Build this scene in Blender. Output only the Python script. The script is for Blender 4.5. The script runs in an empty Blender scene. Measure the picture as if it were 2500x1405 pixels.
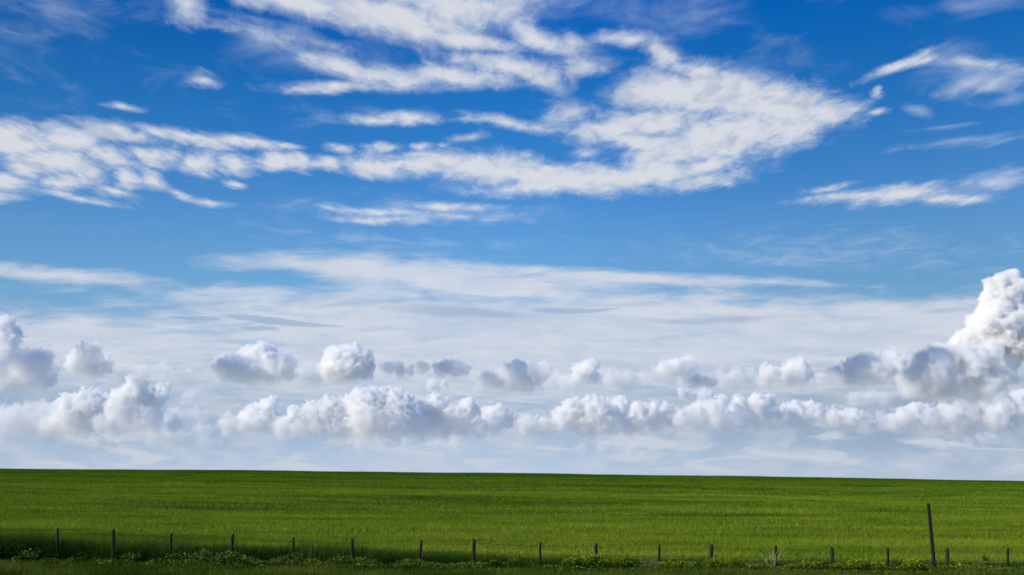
import bpy, math, random
import numpy as np
from mathutils import Vector, Matrix

R = math.radians
scene = bpy.context.scene
C = scene.collection

# ------------------------------------------------------------------ camera
# metres; x right, y into the view, z up; z = 0 is the camera's eye level
F = 2500.0                                   # focal length in photo pixels
PITCH = math.atan(512.5 / F)                 # camera tilted up: eye level falls on row 1215 of 1405
cam_data = bpy.data.cameras.new('camera')
cam_data.sensor_fit = 'HORIZONTAL'
cam_data.sensor_width = 36.0
cam_data.lens = 36.0 * F / 2500.0
cam_data.clip_start = 0.5
cam_data.clip_end = 120000.0
cam = bpy.data.objects.new('camera', cam_data)
cam.rotation_euler = (math.pi / 2 + PITCH, 0, 0)
C.objects.link(cam)
scene.camera = cam

# ------------------------------------------------------------------ light
SUN_DIR = Vector((-0.82, -0.30, 0.50)).normalized()      # towards the sun: from the left, a little behind the camera
SUN_EL = math.asin(SUN_DIR.z)
SUN_ROT = math.atan2(-SUN_DIR.x, SUN_DIR.y)
sun_data = bpy.data.lights.new('sun', 'SUN')
sun_data.energy = 5.0
sun_data.angle = R(0.53)
sun_data.color = (1.0, 0.925, 0.795)
sun = bpy.data.objects.new('sun', sun_data)
sun.rotation_euler = (-SUN_DIR).to_track_quat('-Z', 'Y').to_euler()
C.objects.link(sun)
scene.view_settings.view_transform = 'Standard'
scene.view_settings.look = 'None'
scene.view_settings.exposure = 0.0
scene.view_settings.gamma = 1.0
scene.render.film_transparent = False
cy = scene.cycles
cy.use_denoising = True
cy.use_adaptive_sampling = True
cy.adaptive_threshold = 0.04
cy.max_bounces = 16
cy.diffuse_bounces = 3
cy.glossy_bounces = 2
cy.transmission_bounces = 4
cy.transparent_max_bounces = 8
cy.volume_bounces = 12


def srgb(r, g, b):
    f = lambda c: (c / 255 / 12.92) if c <= 10.3 else ((c / 255 + 0.055) / 1.055) ** 2.4
    return (f(r), f(g), f(b))


# ------------------------------------------------------------------ node helpers
class NT:
    """Small wrapper that builds node graphs by expression."""

    def __init__(self, tree):
        self.t = tree
        self.n = tree.nodes
        self.n.clear()

    def put(self, sock, v):
        if isinstance(v, bpy.types.NodeSocket):
            self.t.links.new(v, sock)
        elif v is not None:
            if hasattr(sock.default_value, '__len__') and not hasattr(v, '__len__'):
                v = [v] * len(sock.default_value)
            if hasattr(sock.default_value, '__len__') and len(sock.default_value) == 4 and len(v) == 3:
                v = (*v, 1.0)
            sock.default_value = v

    def node(self, kind, **props):
        nd = self.n.new(kind)
        for k, v in props.items():
            setattr(nd, k, v)
        return nd

    def m(self, op, a, b=None, c=None, clamp=False):
        nd = self.node('ShaderNodeMath', operation=op, use_clamp=clamp)
        for s, v in zip(nd.inputs, (a, b, c)):
            self.put(s, v)
        return nd.outputs[0]

    def v(self, op, a, b=None, c=None, out=0):
        nd = self.node('ShaderNodeVectorMath', operation=op)
        for s, v in zip(nd.inputs, (a, b, c)):
            self.put(s, v)
        return nd.outputs['Value'] if op in ('LENGTH', 'DOT_PRODUCT', 'DISTANCE') else nd.outputs[0]

    def scale(self, a, f):
        nd = self.node('ShaderNodeVectorMath', operation='SCALE')
        self.put(nd.inputs[0], a)
        self.put(nd.inputs['Scale'], f)
        return nd.outputs[0]

    def xyz(self, x, y, z=0.0):
        nd = self.node('ShaderNodeCombineXYZ')
        for s, v in zip(nd.inputs, (x, y, z)):
            self.put(s, v)
        return nd.outputs[0]

    def sep(self, v):
        nd = self.node('ShaderNodeSeparateXYZ')
        self.put(nd.inputs[0], v)
        return nd.outputs

    def noise(self, v, scale, detail=4.0, rough=0.55, dist=0.0, lac=2.0, dim='3D', color=False, w=None):
        nd = self.node('ShaderNodeTexNoise', noise_dimensions=dim)
        self.put(nd.inputs['Vector'], v)
        self.put(nd.inputs['Scale'], scale)
        self.put(nd.inputs['Detail'], detail)
        self.put(nd.inputs['Roughness'], rough)
        self.put(nd.inputs['Lacunarity'], lac)
        self.put(nd.inputs['Distortion'], dist)
        if w is not None:
            self.put(nd.inputs['W'], w)
        return nd.outputs['Color' if color else 'Fac']

    def smooth(self, x, lo, hi, a=0.0, b=1.0):
        nd = self.node('ShaderNodeMapRange', interpolation_type='SMOOTHSTEP')
        for k, v in (('Value', x), ('From Min', lo), ('From Max', hi), ('To Min', a), ('To Max', b)):
            self.put(nd.inputs[k], v)
        return nd.outputs['Result']

    def lin(self, x, lo, hi, a=0.0, b=1.0):
        nd = self.node('ShaderNodeMapRange', interpolation_type='LINEAR', clamp=True)
        for k, v in (('Value', x), ('From Min', lo), ('From Max', hi), ('To Min', a), ('To Max', b)):
            self.put(nd.inputs[k], v)
        return nd.outputs['Result']

    def mix(self, f, a, b, mode='MIX'):
        nd = self.node('ShaderNodeMix', data_type='RGBA', blend_type=mode)
        self.put(nd.inputs['Factor'], f)
        self.put(nd.inputs['A'], a) if False else self.put(nd.inputs[6], a)
        self.put(nd.inputs[7], b)
        return nd.outputs[2]

    def ramp(self, f, stops, interp='LINEAR'):
        nd = self.node('ShaderNodeValToRGB')
        cr = nd.color_ramp
        cr.interpolation = interp
        while len(cr.elements) < len(stops):
            cr.elements.new(0.5)
        for e, (p, c) in zip(cr.elements, stops):
            e.position = p
            e.color = (*c, 1.0) if len(c) == 3 else c
        self.put(nd.inputs[0], f)
        return nd.outputs['Color']


# ------------------------------------------------------------------ sky
def ray(px, py):
    """world direction of a photo pixel"""
    fx, fy, fz = 0.0, math.cos(PITCH), math.sin(PITCH)
    ux, uy, uz = 0.0, -math.sin(PITCH), math.cos(PITCH)
    a, b = (px - 1250.0) / F, (702.5 - py) / F
    return Vector((a, fy + b * uy, fz + b * uz))


def azel(px, py):
    """bearing and elevation in milliradians"""
    d = ray(px, py).normalized()
    return 1000 * math.atan2(d.x, d.y), 1000 * math.asin(d.z)

world = bpy.data.worlds.new('World')
scene.world = world
world.use_nodes = True


world.cycles.sampling_method = 'MANUAL'
world.cycles.sample_map_resolution = 512


def TURN(a):
    return min((-14, -6, 0, 4, 9, 16, 25), key=lambda t: abs(t - a))


def build_sky():
    k = NT(world.node_tree)
    tc = k.node('ShaderNodeTexCoord')
    d = tc.outputs['Generated']
    dx, dy, dz = k.sep(d)
    az = k.m('MULTIPLY', k.m('ARCTAN2', dx, dy), 1000.0)
    el = k.m('MULTIPLY', k.m('ARCSINE', dz), 1000.0)
    A = k.xyz(az, el)                                         # angular position in the sky, mrad
    zc = k.m('MAXIMUM', dz, 0.02)
    q = k.v('DIVIDE', d, k.xyz(zc, zc, 1e6))                  # where the ray meets a cloud deck 1 unit up
    zc2 = k.m('ADD', zc, 0.10)
    q2 = k.v('DIVIDE', d, k.xyz(zc2, zc2, 1e6))               # softer foreshortening for the low veil
    qr = k.v('MULTIPLY', q, (1.0, 0.55, 1.0))                 # clouds have thickness: rounder than a flat deck

    # ---- clear sky
    st = k.node('ShaderNodeTexSky', sky_type='NISHITA', sun_disc=False)
    st.sun_elevation = SUN_EL
    st.sun_rotation = SUN_ROT
    st.altitude = 600.0
    st.air_density = 1.0
    st.dust_density = 0.6
    st.ozone_density = 2.0
    e1 = k.lin(el, 0.0, 500.0)
    # deepen the blue with height (polarised, clear prairie air)
    tint = k.ramp(e1, SKY_TINT)
    side = k.m('MINIMUM', k.lin(az, -480.0, -20.0, 0.70, 1.0), k.lin(az, 60.0, 400.0, 1.0, 0.86))   # darkest 90 degrees from the sun
    clear = k.scale(k.v('MULTIPLY', st.outputs[0], tint), k.m('MULTIPLY', side, 4.0))

    def blobs(vec, lst):
        """highest of a set of soft ellipses given in the sky's own bearing/elevation"""
        cur = None
        turned = {}
        batch = vec
        for i, (cx, cy_, rx, ry, ang, amp) in enumerate(sorted(lst, key=lambda e: TURN(e[4]))):
            a0, e0 = azel(cx, cy_)
            ax = abs(azel(cx + rx, cy_)[0] - azel(cx - rx, cy_)[0]) / 2
            ey = abs(azel(cx, cy_ - ry)[1] - azel(cx, cy_ + ry)[1]) / 2
            t = TURN(ang)
            if t not in turned:
                turned.clear()
                mp = k.node('ShaderNodeMapping', vector_type='POINT')
                # chained through the running maximum so that few values are alive at a time
                k.put(mp.inputs['Vector'], vec if cur is None else k.v('MULTIPLY_ADD', cur, (1e-7, 1e-7, 0), vec))
                mp.inputs['Rotation'].default_value = (0, 0, R(t))
                turned[t] = batch = mp.outputs[0]
            elif i % 4 == 0:
                batch = k.v('MULTIPLY_ADD', cur, (1e-7, 1e-7, 0), turned[t])
            ct, sn = math.cos(R(t)), math.sin(R(t))
            c0 = (a0 * ct - e0 * sn, a0 * sn + e0 * ct)
            ln = k.v('LENGTH', k.v('MULTIPLY_ADD', batch, (1 / ax, 1 / ey, 0), (-c0[0] / ax, -c0[1] / ey, 0)))
            val = k.m('MULTIPLY_ADD', ln, -amp, amp)
            cur = val if cur is None else k.m('SMOOTH_MAX', cur, val, 0.30)
        return k.m('MAXIMUM', cur, -1.0)

    # ---- middle clouds: ragged sheets of small puffs
    w1 = k.v('SUBTRACT', k.noise(qr, 3.2, 5, 0.6, color=True), (0.5, 0.5, 0.5))
    Aw = k.v('ADD', A, k.v('MULTIPLY', w1, (46.0, 18.0, 0.0)))
    M = blobs(Aw, MID)
    n1 = k.noise(qr, 8.0, 8, 0.64, 0.4)
    n2 = k.noise(k.v('ADD', qr, (7.3, 1.1, 0)), 19.0, 5, 0.62, 0.5)
    n3 = k.noise(k.v('MULTIPLY', q, (1.0, 3.0, 1.0)), 3.0, 4, 0.6)
    nn = k.m('MULTIPLY_ADD', k.m('SUBTRACT', n2, 0.5), 0.7, k.m('SUBTRACT', n1, 0.5))
    den = k.m('ADD', k.m('MULTIPLY_ADD', nn, 1.65, M), 0.08)
    aM = k.smooth(den, -0.28, 0.95)
    # thin fringe that trails round the thick parts
    fr = k.m('ADD', k.m('MULTIPLY_ADD', nn, 1.3, M), k.m('MULTIPLY', k.m('SUBTRACT', n3, 0.5), 0.8))
    aF = k.m('MULTIPLY', k.smooth(fr, -0.40, 0.5), 0.38)
    aM = k.m('MAXIMUM', k.m('MULTIPLY', aM, 0.93), aF)

    thick = k.smooth(k.m('MULTIPLY_ADD', k.m('SUBTRACT', n2, 0.5), 0.9, den), 0.1, 1.2)
    cM = k.mix(thick, MID_EDGE, MID_CORE)
    n4 = k.noise(k.v('ADD', qr, (3.1, 8.0, 0)), 10.0, 5, 0.55, 0.3)
    cM = k.mix(k.m('MULTIPLY', k.smooth(n4, 0.5, 0.72), k.smooth(den, 0.35, 0.9)), cM, MID_GREY)

    # ---- faint high wisps
    Wm = blobs(Aw, WISP)
    wn = k.noise(k.v('MULTIPLY', qr, (0.8, 1.3, 1.0)), 6.0, 7, 0.6, 0.8)
    aW = k.m('MULTIPLY', k.smooth(k.m('MULTIPLY_ADD', k.m('SUBTRACT', wn, 0.5), 2.0, Wm), -0.15, 1.0), 0.5)

    # ---- low veil of layer cloud, drawn out in streaks
    w2 = k.v('SUBTRACT', k.noise(q2, 2.3, 4, 0.55, color=True), (0.5, 0.5, 0.5))
    Av = k.v('ADD', A, k.v('MULTIPLY', w2, (120.0, 15.0, 0.0)))
    V = blobs(Av, VEIL)
    vn = k.noise(k.v('MULTIPLY', q2, (1.0, 1.5, 1.0)), 5.0, 7, 0.6, 0.4)
    vs = k.noise(k.v('MULTIPLY', A, (0.0045, 0.032, 0)), 1.0, 5, 0.52, 0.4)
    vv = k.m('MULTIPLY_ADD', k.m('SUBTRACT', vn, 0.5), 1.3, k.m('MULTIPLY_ADD', k.m('SUBTRACT', vs, 0.5), 0.9, V))
    aV = k.m('MULTIPLY', k.smooth(vv, -0.20, 0.75), 0.90)
    dk = blobs(Av, DARK)
    vd = k.smooth(k.m('MULTIPLY_ADD', k.m('SUBTRACT', vn, 0.5), 0.8, dk), 0.0, 0.35)
    cV = k.mix(k.smooth(k.m('ADD', k.m('MULTIPLY', vs, 0.5), k.m('MULTIPLY', vn, 0.5)), 0.36, 0.62), VEIL_B, VEIL_A)
    cV = k.mix(k.m('MULTIPLY', vd, 0.85), cV, VEIL_D)

    # ---- far bands of cloud low over the horizon
    Lb = k.m('MULTIPLY', k.smooth(el, 12.0, 30.0), k.smooth(el, 150.0, 60.0))
    ls = k.noise(k.v('MULTIPLY', A, (0.012, 0.060, 0)), 1.0, 6, 0.58, 0.5)
    lm = k.noise(k.v('MULTIPLY', A, (0.014, 0.024, 0)), 1.0, 6, 0.6, 0.3)
    aL = k.m('MULTIPLY', k.m('MULTIPLY', k.smooth(ls, 0.46, 0.62), Lb), 0.95)
    aL = k.m('MAXIMUM', aL, k.m('MULTIPLY', k.m('MULTIPLY', k.smooth(lm, 0.42, 0.68), Lb), 0.7))

    col = clear
    col = k.mix(aW, col, WISP_C)
    col = k.mix(aM, col, cM)
    col = k.mix(aV, col, cV)
    col = k.mix(aL, col, LOW_C)
    # below the horizon: bright bluish haze colour, added to light the clouds from underneath
    col = k.mix(k.smooth(el, -2.0, -12.0), col, (2.6, 3.0, 3.5))
    bg = k.node('ShaderNodeBackground')
    k.put(bg.inputs['Color'], col)
    bg.inputs['Strength'].default_value = 0.1
    out = k.node('ShaderNodeOutputWorld')
    k.t.links.new(bg.outputs[0], out.inputs[0])


def sky10(r, g, b):
    return tuple(10 * c for c in srgb(r, g, b))


# elevation (mrad), what the Sky Texture gives there, and the clear-sky colour wanted
SKY_TAB = [
    (467, (.099, .168, .298), (4, 98, 186)), (418, (.109, .183, .320), (22, 107, 188)), (360, (.124, .207, .353), (42, 122, 198)),
    (301, (.145, .239, .394), (68, 138, 209)), (261, (.163, .267, .426), (90, 153, 216)), (233, (.180, .291, .451), (102, 163, 218)),
    (177, (.226, .353, .507), (124, 177, 220)), (121, (.298, .438, .557), (156, 184, 213)), (82, (.381, .516, .566), (158, 180, 207)),
    (58, (.446, .559, .544), (156, 180, 208)), (31, (.524, .575, .473), (166, 190, 217)), (8, (.519, .504, .373), (178, 199, 222)), (0, (.481, .459, .340), (180, 200, 222)),
]
SKY_TINT = [(e / 500.0, tuple(0.25 * a / b for a, b in zip(srgb(*t), n))) for e, n, t in sorted(SKY_TAB)]
MID_EDGE, MID_CORE, MID_GREY = sky10(196, 208, 226), sky10(221, 223, 229), sky10(184, 194, 212)
WISP_C = sky10(190, 205, 232)
VEIL_A, VEIL_B, VEIL_D = sky10(216, 220, 230), sky10(192, 205, 224), sky10(168, 184, 209)
LOW_C = sky10(200, 207, 219)
MID = [  # photo column, row, half width, half height, tilt, weight
    (452, 8, 55, 50, 0, 1.0), (740, 5, 200, 45, 9, 1.1), (960, 40, 260, 60, 9, 1.3), (1120, 10, 230, 70, 4, 1.3), (1000, -40, 420, 70, 0, 1.3),
    (1130, 100, 150, 30, 9, 1.0), (1310, 95, 120, 30, 25, 0.9), (1390, 110, 60, 24, 16, 0.6), (660, 88, 100, 20, 9, 0.35), (760, 95, 90, 18, 9, 0.5),
    (830, 160, 110, 34, 16, 1.0), (950, 188, 150, 32, 4, 1.1), (800, 212, 130, 18, -6, 0.9), (1120, 190, 150, 28, 4, 1.0), (1240, 168, 150, 32, 9, 1.1), (1320, 195, 70, 30, 16, 0.9),
    (1420, 165, 80, 28, 0, 0.8),
    (1530, 100, 90, 22, 4, 0.95), (1620, 130, 100, 28, 25, 0.95), (1700, 165, 110, 34, 9, 1.0), (1620, 220, 140, 60, 0, 1.25), (1760, 230, 210, 70, 9, 1.5), (1900, 255, 180, 65, 9, 1.4),
    (2020, 270, 110, 45, 9, 1.1), (1950, 310, 120, 50, -14, 1.1), (1600, 300, 200, 45, 0, 1.2), (1780, 325, 220, 65, -6, 1.5), (1480, 315, 130, 36, 0, 1.0), (1560, 345, 140, 30, 9, 0.9),
    (1650, 375, 160, 40, -6, 1.0), (1430, 375, 40, 14, 0, 0.5), (1390, 270, 60, 26, 0, 0.5),
    (1050, 400, 200, 36, 0, 1.1), (1220, 415, 180, 46, 4, 1.2), (1390, 440, 220, 42, 4, 1.35), (1580, 430, 210, 42, -6, 1.3), (1730, 405, 120, 36, -14, 1.1), (1300, 460, 200, 22, 0, 0.9), (1700, 440, 150, 22, -6, 0.8),
    (1245, 302, 110, 16, 9, 0.95), (1180, 296, 60, 12, 0, 0.7), (1150, 335, 30, 10, -14, 0.4),
    (30, 345, 150, 50, 0, 1.3), (160, 345, 130, 40, 4, 1.2), (300, 335, 140, 30, 4, 1.0), (450, 338, 150, 22, 4, 1.0), (590, 347, 110, 17, 4, 0.95), (700, 354, 55, 10, 0, 0.8),
    (130, 395, 130, 34, 0, 1.2), (270, 385, 90, 28, 0, 1.0), (380, 385, 80, 26, 4, 1.0), (150, 440, 70, 26, 0, 1.0), (210, 425, 60, 30, 0, 1.0), (30, 445, 70, 32, 0, 1.1), (10, 480, 60, 16, 0, 0.8),
    (300, 435, 40, 36, 25, 0.95), (355, 435, 45, 26, 25, 0.85), (275, 470, 60, 12, 9, 0.8), (190, 480, 100, 12, 4, 0.6), (60, 405, 80, 30, 0, 1.0),
    (490, 405, 50, 34, 0, 1.2), (575, 405, 60, 30, 0, 1.25), (665, 398, 50, 26, -6, 1.15), (720, 393, 40, 28, 0, 1.0), (790, 398, 60, 22, 4, 1.0), (870, 405, 80, 26, 4, 1.05), (930, 410, 80, 30, 0, 1.05),
    (935, 357, 60, 14, 4, 1.0), (820, 360, 40, 13, 0, 0.75), (1030, 362, 34, 11, 0, 0.8), (1085, 360, 12, 6, 0, 0.5),
    (985, 288, 75, 18, 0, 0.85), (900, 290, 60, 10, 0, 0.5),
    (2190, 160, 100, 15, -14, 0.85), (2250, 145, 50, 14, -6, 0.8), (2380, 155, 90, 14, 16, 0.6), (2400, 205, 90, 18, 0, 0.5), (2147, 222, 20, 16, 0, 1.0), (2152, 272, 30, 9, 0, 0.85),
    (2060, 480, 120, 16, 0, 0.9), (2200, 475, 130, 28, 0, 1.15), (2330, 488, 110, 14, 4, 0.9), (2020, 460, 70, 10, -6, 0.6), (2450, 440, 80, 16, 0, 0.5),
    (430, 478, 40, 10, 16, 0.65), (500, 495, 60, 10, 4, 0.65), (568, 450, 28, 11, 0, 0.75), (488, 193, 45, 18, 0, 0.6), (290, 262, 45, 8, 0, 0.5),
    (1100, 503, 120, 11, 0, 0.7), (930, 520, 130, 10, 4, 0.65), (940, 538, 120, 11, 0, 0.7), (1080, 530, 120, 8, 0, 0.5),
]
WISP = [
    (2400, 190, 160, 60, 10, 0.75), (2330, 130, 100, 60, 0, 0.6), (1900, 150, 120, 50, 20, 0.4), (2350, 10, 230, 40, 5, 0.6), (1620, 30, 230, 50, 0, 0.4),
    (150, 40, 350, 90, 0, 0.12), (2350, 345, 180, 12, 2, 0.6), (2290, 310, 130, 8, 0, 0.5), (2450, 345, 90, 12, 0, 0.6), (2255, 265, 45, 16, 25, 0.6),
    (2460, 242, 70, 16, 0, 0.6), (650, 100, 260, 60, 10, 0.55), (1000, 515, 380, 40, 0, 0.5), (2450, 445, 160, 30, 0, 0.5), (900, 280, 220, 22, 0, 0.4),
    (900, 590, 400, 24, 0, 0.3), (2000, 620, 420, 50, 5, 0.4), (1010, 617, 110, 12, 2, 0.6),
]
VEIL = [
    (150, 674, 360, 20, 1, 0.62), (800, 648, 330, 38, 0, 0.85), (1150, 690, 520, 50, 3, 1.1), (1500, 680, 480, 20, 3, 0.9), (1850, 692, 330, 12, 3, 0.7),
    (1300, 860, 1700, 75, 0, 1.25), (1200, 800, 1050, 110, 0, 1.3), (2000, 810, 800, 100, -2, 1.3), (250, 840, 600, 95, 0, 1.2), (2350, 780, 320, 70, 0, 1.0), (1200, 890, 1900, 110, 0, 0.8), (620, 730, 260, 30, 2, 0.6),
]
DARK = [(1130, 765, 220, 16, 5, 0.45), (660, 788, 190, 10, 3, 1.0), (430, 773, 60, 6, 0, 0.9), (1400, 757, 110, 9, 0, 0.9), (640, 806, 70, 8, 0, 0.7), (1750, 780, 250, 14, 2, 0.3)]
build_sky()

# ------------------------------------------------------------------ numeric helpers
def hash3(ix, iy, iz, seed):
    h = (ix.astype(np.int64) * 374761393 + iy.astype(np.int64) * 668265263 + iz.astype(np.int64) * 2147483647 + seed * 1274126177) & 0xFFFFFFFF
    h = ((h ^ (h >> 13)) * 1274126177) & 0xFFFFFFFF
    h = ((h ^ (h >> 16)) * 2246822519) & 0xFFFFFFFF
    return ((h ^ (h >> 15)) & 0xFFFFFF).astype(np.float32) / 16777215.0


def worley(p, seed):
    """distance to the nearest of jittered points, one per unit cell"""
    c = np.floor(p).astype(np.int64)
    f = (p - c).astype(np.float32)
    best = np.full(len(p), 9.0, np.float32)
    for i in (-1, 0, 1):
        for j in (-1, 0, 1):
            for l in (-1, 0, 1):
                a, b, d = c[:, 0] + i, c[:, 1] + j, c[:, 2] + l
                qx = i + hash3(a, b, d, seed) - f[:, 0]
                qy = j + hash3(a, b, d, seed + 7) - f[:, 1]
                qz = l + hash3(a, b, d, seed + 13) - f[:, 2]
                best = np.minimum(best, qx * qx + qy * qy + qz * qz)
    return np.sqrt(best)


def vnoise(x, y, seed=0):
    ix, iy = np.floor(x), np.floor(y)
    fx, fy = x - ix, y - iy
    fx, fy = fx * fx * (3 - 2 * fx), fy * fy * (3 - 2 * fy)
    z = np.zeros_like(ix)
    h = lambda a, b: hash3(ix + a, iy + b, z, seed)
    return (h(0, 0) * (1 - fx) + h(1, 0) * fx) * (1 - fy) + (h(0, 1) * (1 - fx) + h(1, 1) * fx) * fy


def fbm(x, y, seed=0, octaves=4):
    s, a, n = 0.0, 0.5, 0.0
    for i in range(octaves):
        s = s + a * vnoise(x * 2 ** i + 17.3 * i, y * 2 ** i - 9.1 * i, seed + i)
        n += a
        a *= 0.5
    return s / n


def np_mesh(name, co, corners, per_face, mat=None, parent=None, attrs=None, smooth=False):
    """mesh object from arrays: co (n,3), corners flat vertex indices, per_face corners in each face"""
    co = np.ascontiguousarray(co, np.float32)
    corners = np.ascontiguousarray(corners, np.int32).ravel()
    nf = len(corners) // per_face
    me = bpy.data.meshes.new(name)
    me.vertices.add(len(co))
    me.vertices.foreach_set('co', co.ravel())
    me.loops.add(len(corners))
    me.loops.foreach_set('vertex_index', corners)
    me.polygons.add(nf)
    me.polygons.foreach_set('loop_start', np.arange(nf, dtype=np.int32) * per_face)
    me.polygons.foreach_set('loop_total', np.full(nf, per_face, np.int32))
    for an, arr in (attrs or {}).items():
        at = me.attributes.new(an, 'FLOAT', 'POINT')
        at.data.foreach_set('value', np.ascontiguousarray(arr, np.float32))
    me.update(calc_edges=True)
    me.validate()
    if smooth:
        me.shade_smooth()
    if mat:
        me.materials.append(mat)
    o = bpy.data.objects.new(name, me)
    C.objects.link(o)
    o.parent = parent
    return o


def tag(o, label=None, cat=None, group=None, kind=None):
    for key, v in (('label', label), ('category', cat), ('group', group), ('kind', kind)):
        if v:
            o[key] = v
    return o


def at_row(px, py, Y):
    """world point at depth Y seen at a photo pixel (numbers were measured on the photo)"""
    d = ray(px, py)
    return d * (Y / d.y)


# ------------------------------------------------------------------ terrain
FENCE_Y = 40.0
GROUND0 = -2.63
CREST = 5.50


def ground_z(x, y):
    x = np.asarray(x, np.float64)
    y = np.asarray(y, np.float64)
    z0 = GROUND0 - 0.0090 * np.clip(x, -150, 150)                   # ditch and fence line
    u = np.clip(x / 123.0, -1.8, 1.8)
    zc = CREST - 1.47 * u - 0.38 * u * u                           # crest of the field
    t = (y - 42.0) / 208.0
    g = np.where(t < 1, t * (1 + 0.25 * (1 - t)), 1 + 0.75 * (t - 1) - 1.5 * (t - 1) ** 2)
    g = np.where(t > 1.9, 1 + 0.675 - 1.5 * 0.81, g)
    g = np.where(t < 0, 0, g)
    z = z0 + (zc - z0) * g
    # soft swells in the field
    sw = (fbm(x / 34.0, y / 17.0, 5, 3) - 0.5) * 0.9 + (fbm(x / 11.0, y / 6.0, 8, 2) - 0.5) * 0.28
    z = z + sw * np.clip(t * 6, 0, 1) * np.clip((2.0 - t) * 2, 0, 1) * np.clip(1.6 - t, 0.25, 1)
    # bank up to the road the picture was taken from
    b = np.clip((30.0 - y) / 22.0, 0, 1)
    b = b * b * (3 - 2 * b)
    return z + b * 1.05


def build_ground():
    xs = np.concatenate([[-5000, -2500, -1200, -600, -300], np.arange(-180, 181, 3.0), [300, 600, 1200, 2500, 5000]])
    ys = np.concatenate([[-3000, -300, -60, -20], np.arange(-8, 36, 2.0), np.arange(36, 60, 1.0), np.arange(60, 320, 2.5), np.arange(320, 480, 10.0), [600, 1200, 2500, 5000]])
    X, Y = np.meshgrid(xs, ys)
    Z = ground_z(X, Y)
    co = np.stack([X.ravel(), Y.ravel(), Z.ravel()], 1)
    nx, ny = len(xs), len(ys)
    i = np.arange(nx * (ny - 1)).reshape(ny - 1, nx)[:, :-1].ravel()
    o = np_mesh('ground', co, np.stack([i, i + 1, i + 1 + nx, i + nx], 1), 4, MAT['soil'], smooth=True)
    tag(o, kind='structure')


def mat_soil():
    m = bpy.data.materials.new('green_ground')
    m.use_nodes = True
    k = NT(m.node_tree)
    p = k.node('ShaderNodeTexCoord').outputs['Object']
    n = k.noise(p, 0.9, 6, 0.65)
    n2 = k.noise(p, 14.0, 4, 0.6)
    c = k.ramp(n, [(0.3, (0.020, 0.040, 0.005)), (0.55, (0.040, 0.070, 0.008)), (0.75, (0.060, 0.075, 0.018))])
    c = k.mix(0.5, c, k.ramp(n2, [(0.3, (0.015, 0.03, 0.004)), (0.7, (0.07, 0.10, 0.02))]))
    b = k.node('ShaderNodeBsdfDiffuse')
    k.put(b.inputs['Color'], c)
    b.inputs['Roughness'].default_value = 1.0
    out = k.node('ShaderNodeOutputMaterial')
    k.t.links.new(b.outputs[0], out.inputs['Surface'])
    return m


def mat_leaf(name, stops, trans=0.25):
    """foliage whose colour runs along its own 'tint' value"""
    m = bpy.data.materials.new(name)
    m.use_nodes = True
    k = NT(m.node_tree)
    a = k.node('ShaderNodeAttribute', attribute_type='GEOMETRY', attribute_name='tint')
    c = k.ramp(a.outputs['Fac'], stops)
    d = k.node('ShaderNodeBsdfDiffuse')
    k.put(d.inputs['Color'], c)
    t = k.node('ShaderNodeBsdfTranslucent')
    k.put(t.inputs['Color'], k.mix(0.5, c, (0.9, 1.0, 0.4), 'MULTIPLY'))
    mx = k.node('ShaderNodeMixShader')
    mx.inputs[0].default_value = trans
    k.t.links.new(d.outputs[0], mx.inputs[1])
    k.t.links.new(t.outputs[0], mx.inputs[2])
    out = k.node('ShaderNodeOutputMaterial')
    k.t.links.new(mx.outputs[0], out.inputs['Surface'])
    return m


MAT = {}
MAT['soil'] = mat_soil()
MAT['crop'] = mat_leaf('crop_leaf', [(0.0, (0.036, 0.095, 0.007)), (0.45, (0.124, 0.210, 0.013)), (0.8, (0.212, 0.298, 0.023)), (1.0, (0.30, 0.34, 0.035))])
MAT['verge'] = mat_leaf('verge_grass', [(0.0, (0.025, 0.055, 0.006)), (0.6, (0.075, 0.115, 0.010)), (1.0, (0.16, 0.17, 0.04))])
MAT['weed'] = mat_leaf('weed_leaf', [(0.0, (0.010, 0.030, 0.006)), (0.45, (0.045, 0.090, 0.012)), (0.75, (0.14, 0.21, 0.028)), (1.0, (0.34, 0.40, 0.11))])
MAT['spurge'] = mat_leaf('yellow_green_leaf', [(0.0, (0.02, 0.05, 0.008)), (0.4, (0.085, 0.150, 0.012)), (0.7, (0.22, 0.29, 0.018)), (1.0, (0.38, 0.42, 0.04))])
MAT['dark_leaf'] = mat_leaf('dark_leaf', [(0.0, (0.008, 0.020, 0.004)), (0.6, (0.022, 0.048, 0.008)), (1.0, (0.06, 0.11, 0.02))], 0.15)
build_ground()


# ------------------------------------------------------------------ grass and crop
def blades(x, y, h, w, lean, rng, base_z=None):
    """one bent-over triangle per blade; returns co (3n,3)"""
    n = len(x)
    z = ground_z(x, y) if base_z is None else base_z
    th = rng.uniform(0, math.pi, n)
    dxw, dyw = np.cos(th) * w / 2, np.sin(th) * w / 2
    la = rng.uniform(0, 2 * math.pi, n)
    lx, ly = np.cos(la) * lean * h + 0.10 * h, np.sin(la) * lean * h
    co = np.empty((n, 3, 3), np.float32)
    co[:, 0] = np.stack([x - dxw, y - dyw, z - 0.02], 1)
    co[:, 1] = np.stack([x + dxw, y + dyw, z - 0.02], 1)
    co[:, 2] = np.stack([x + lx, y + ly, z + h], 1)
    return co.reshape(-1, 3)


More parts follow.
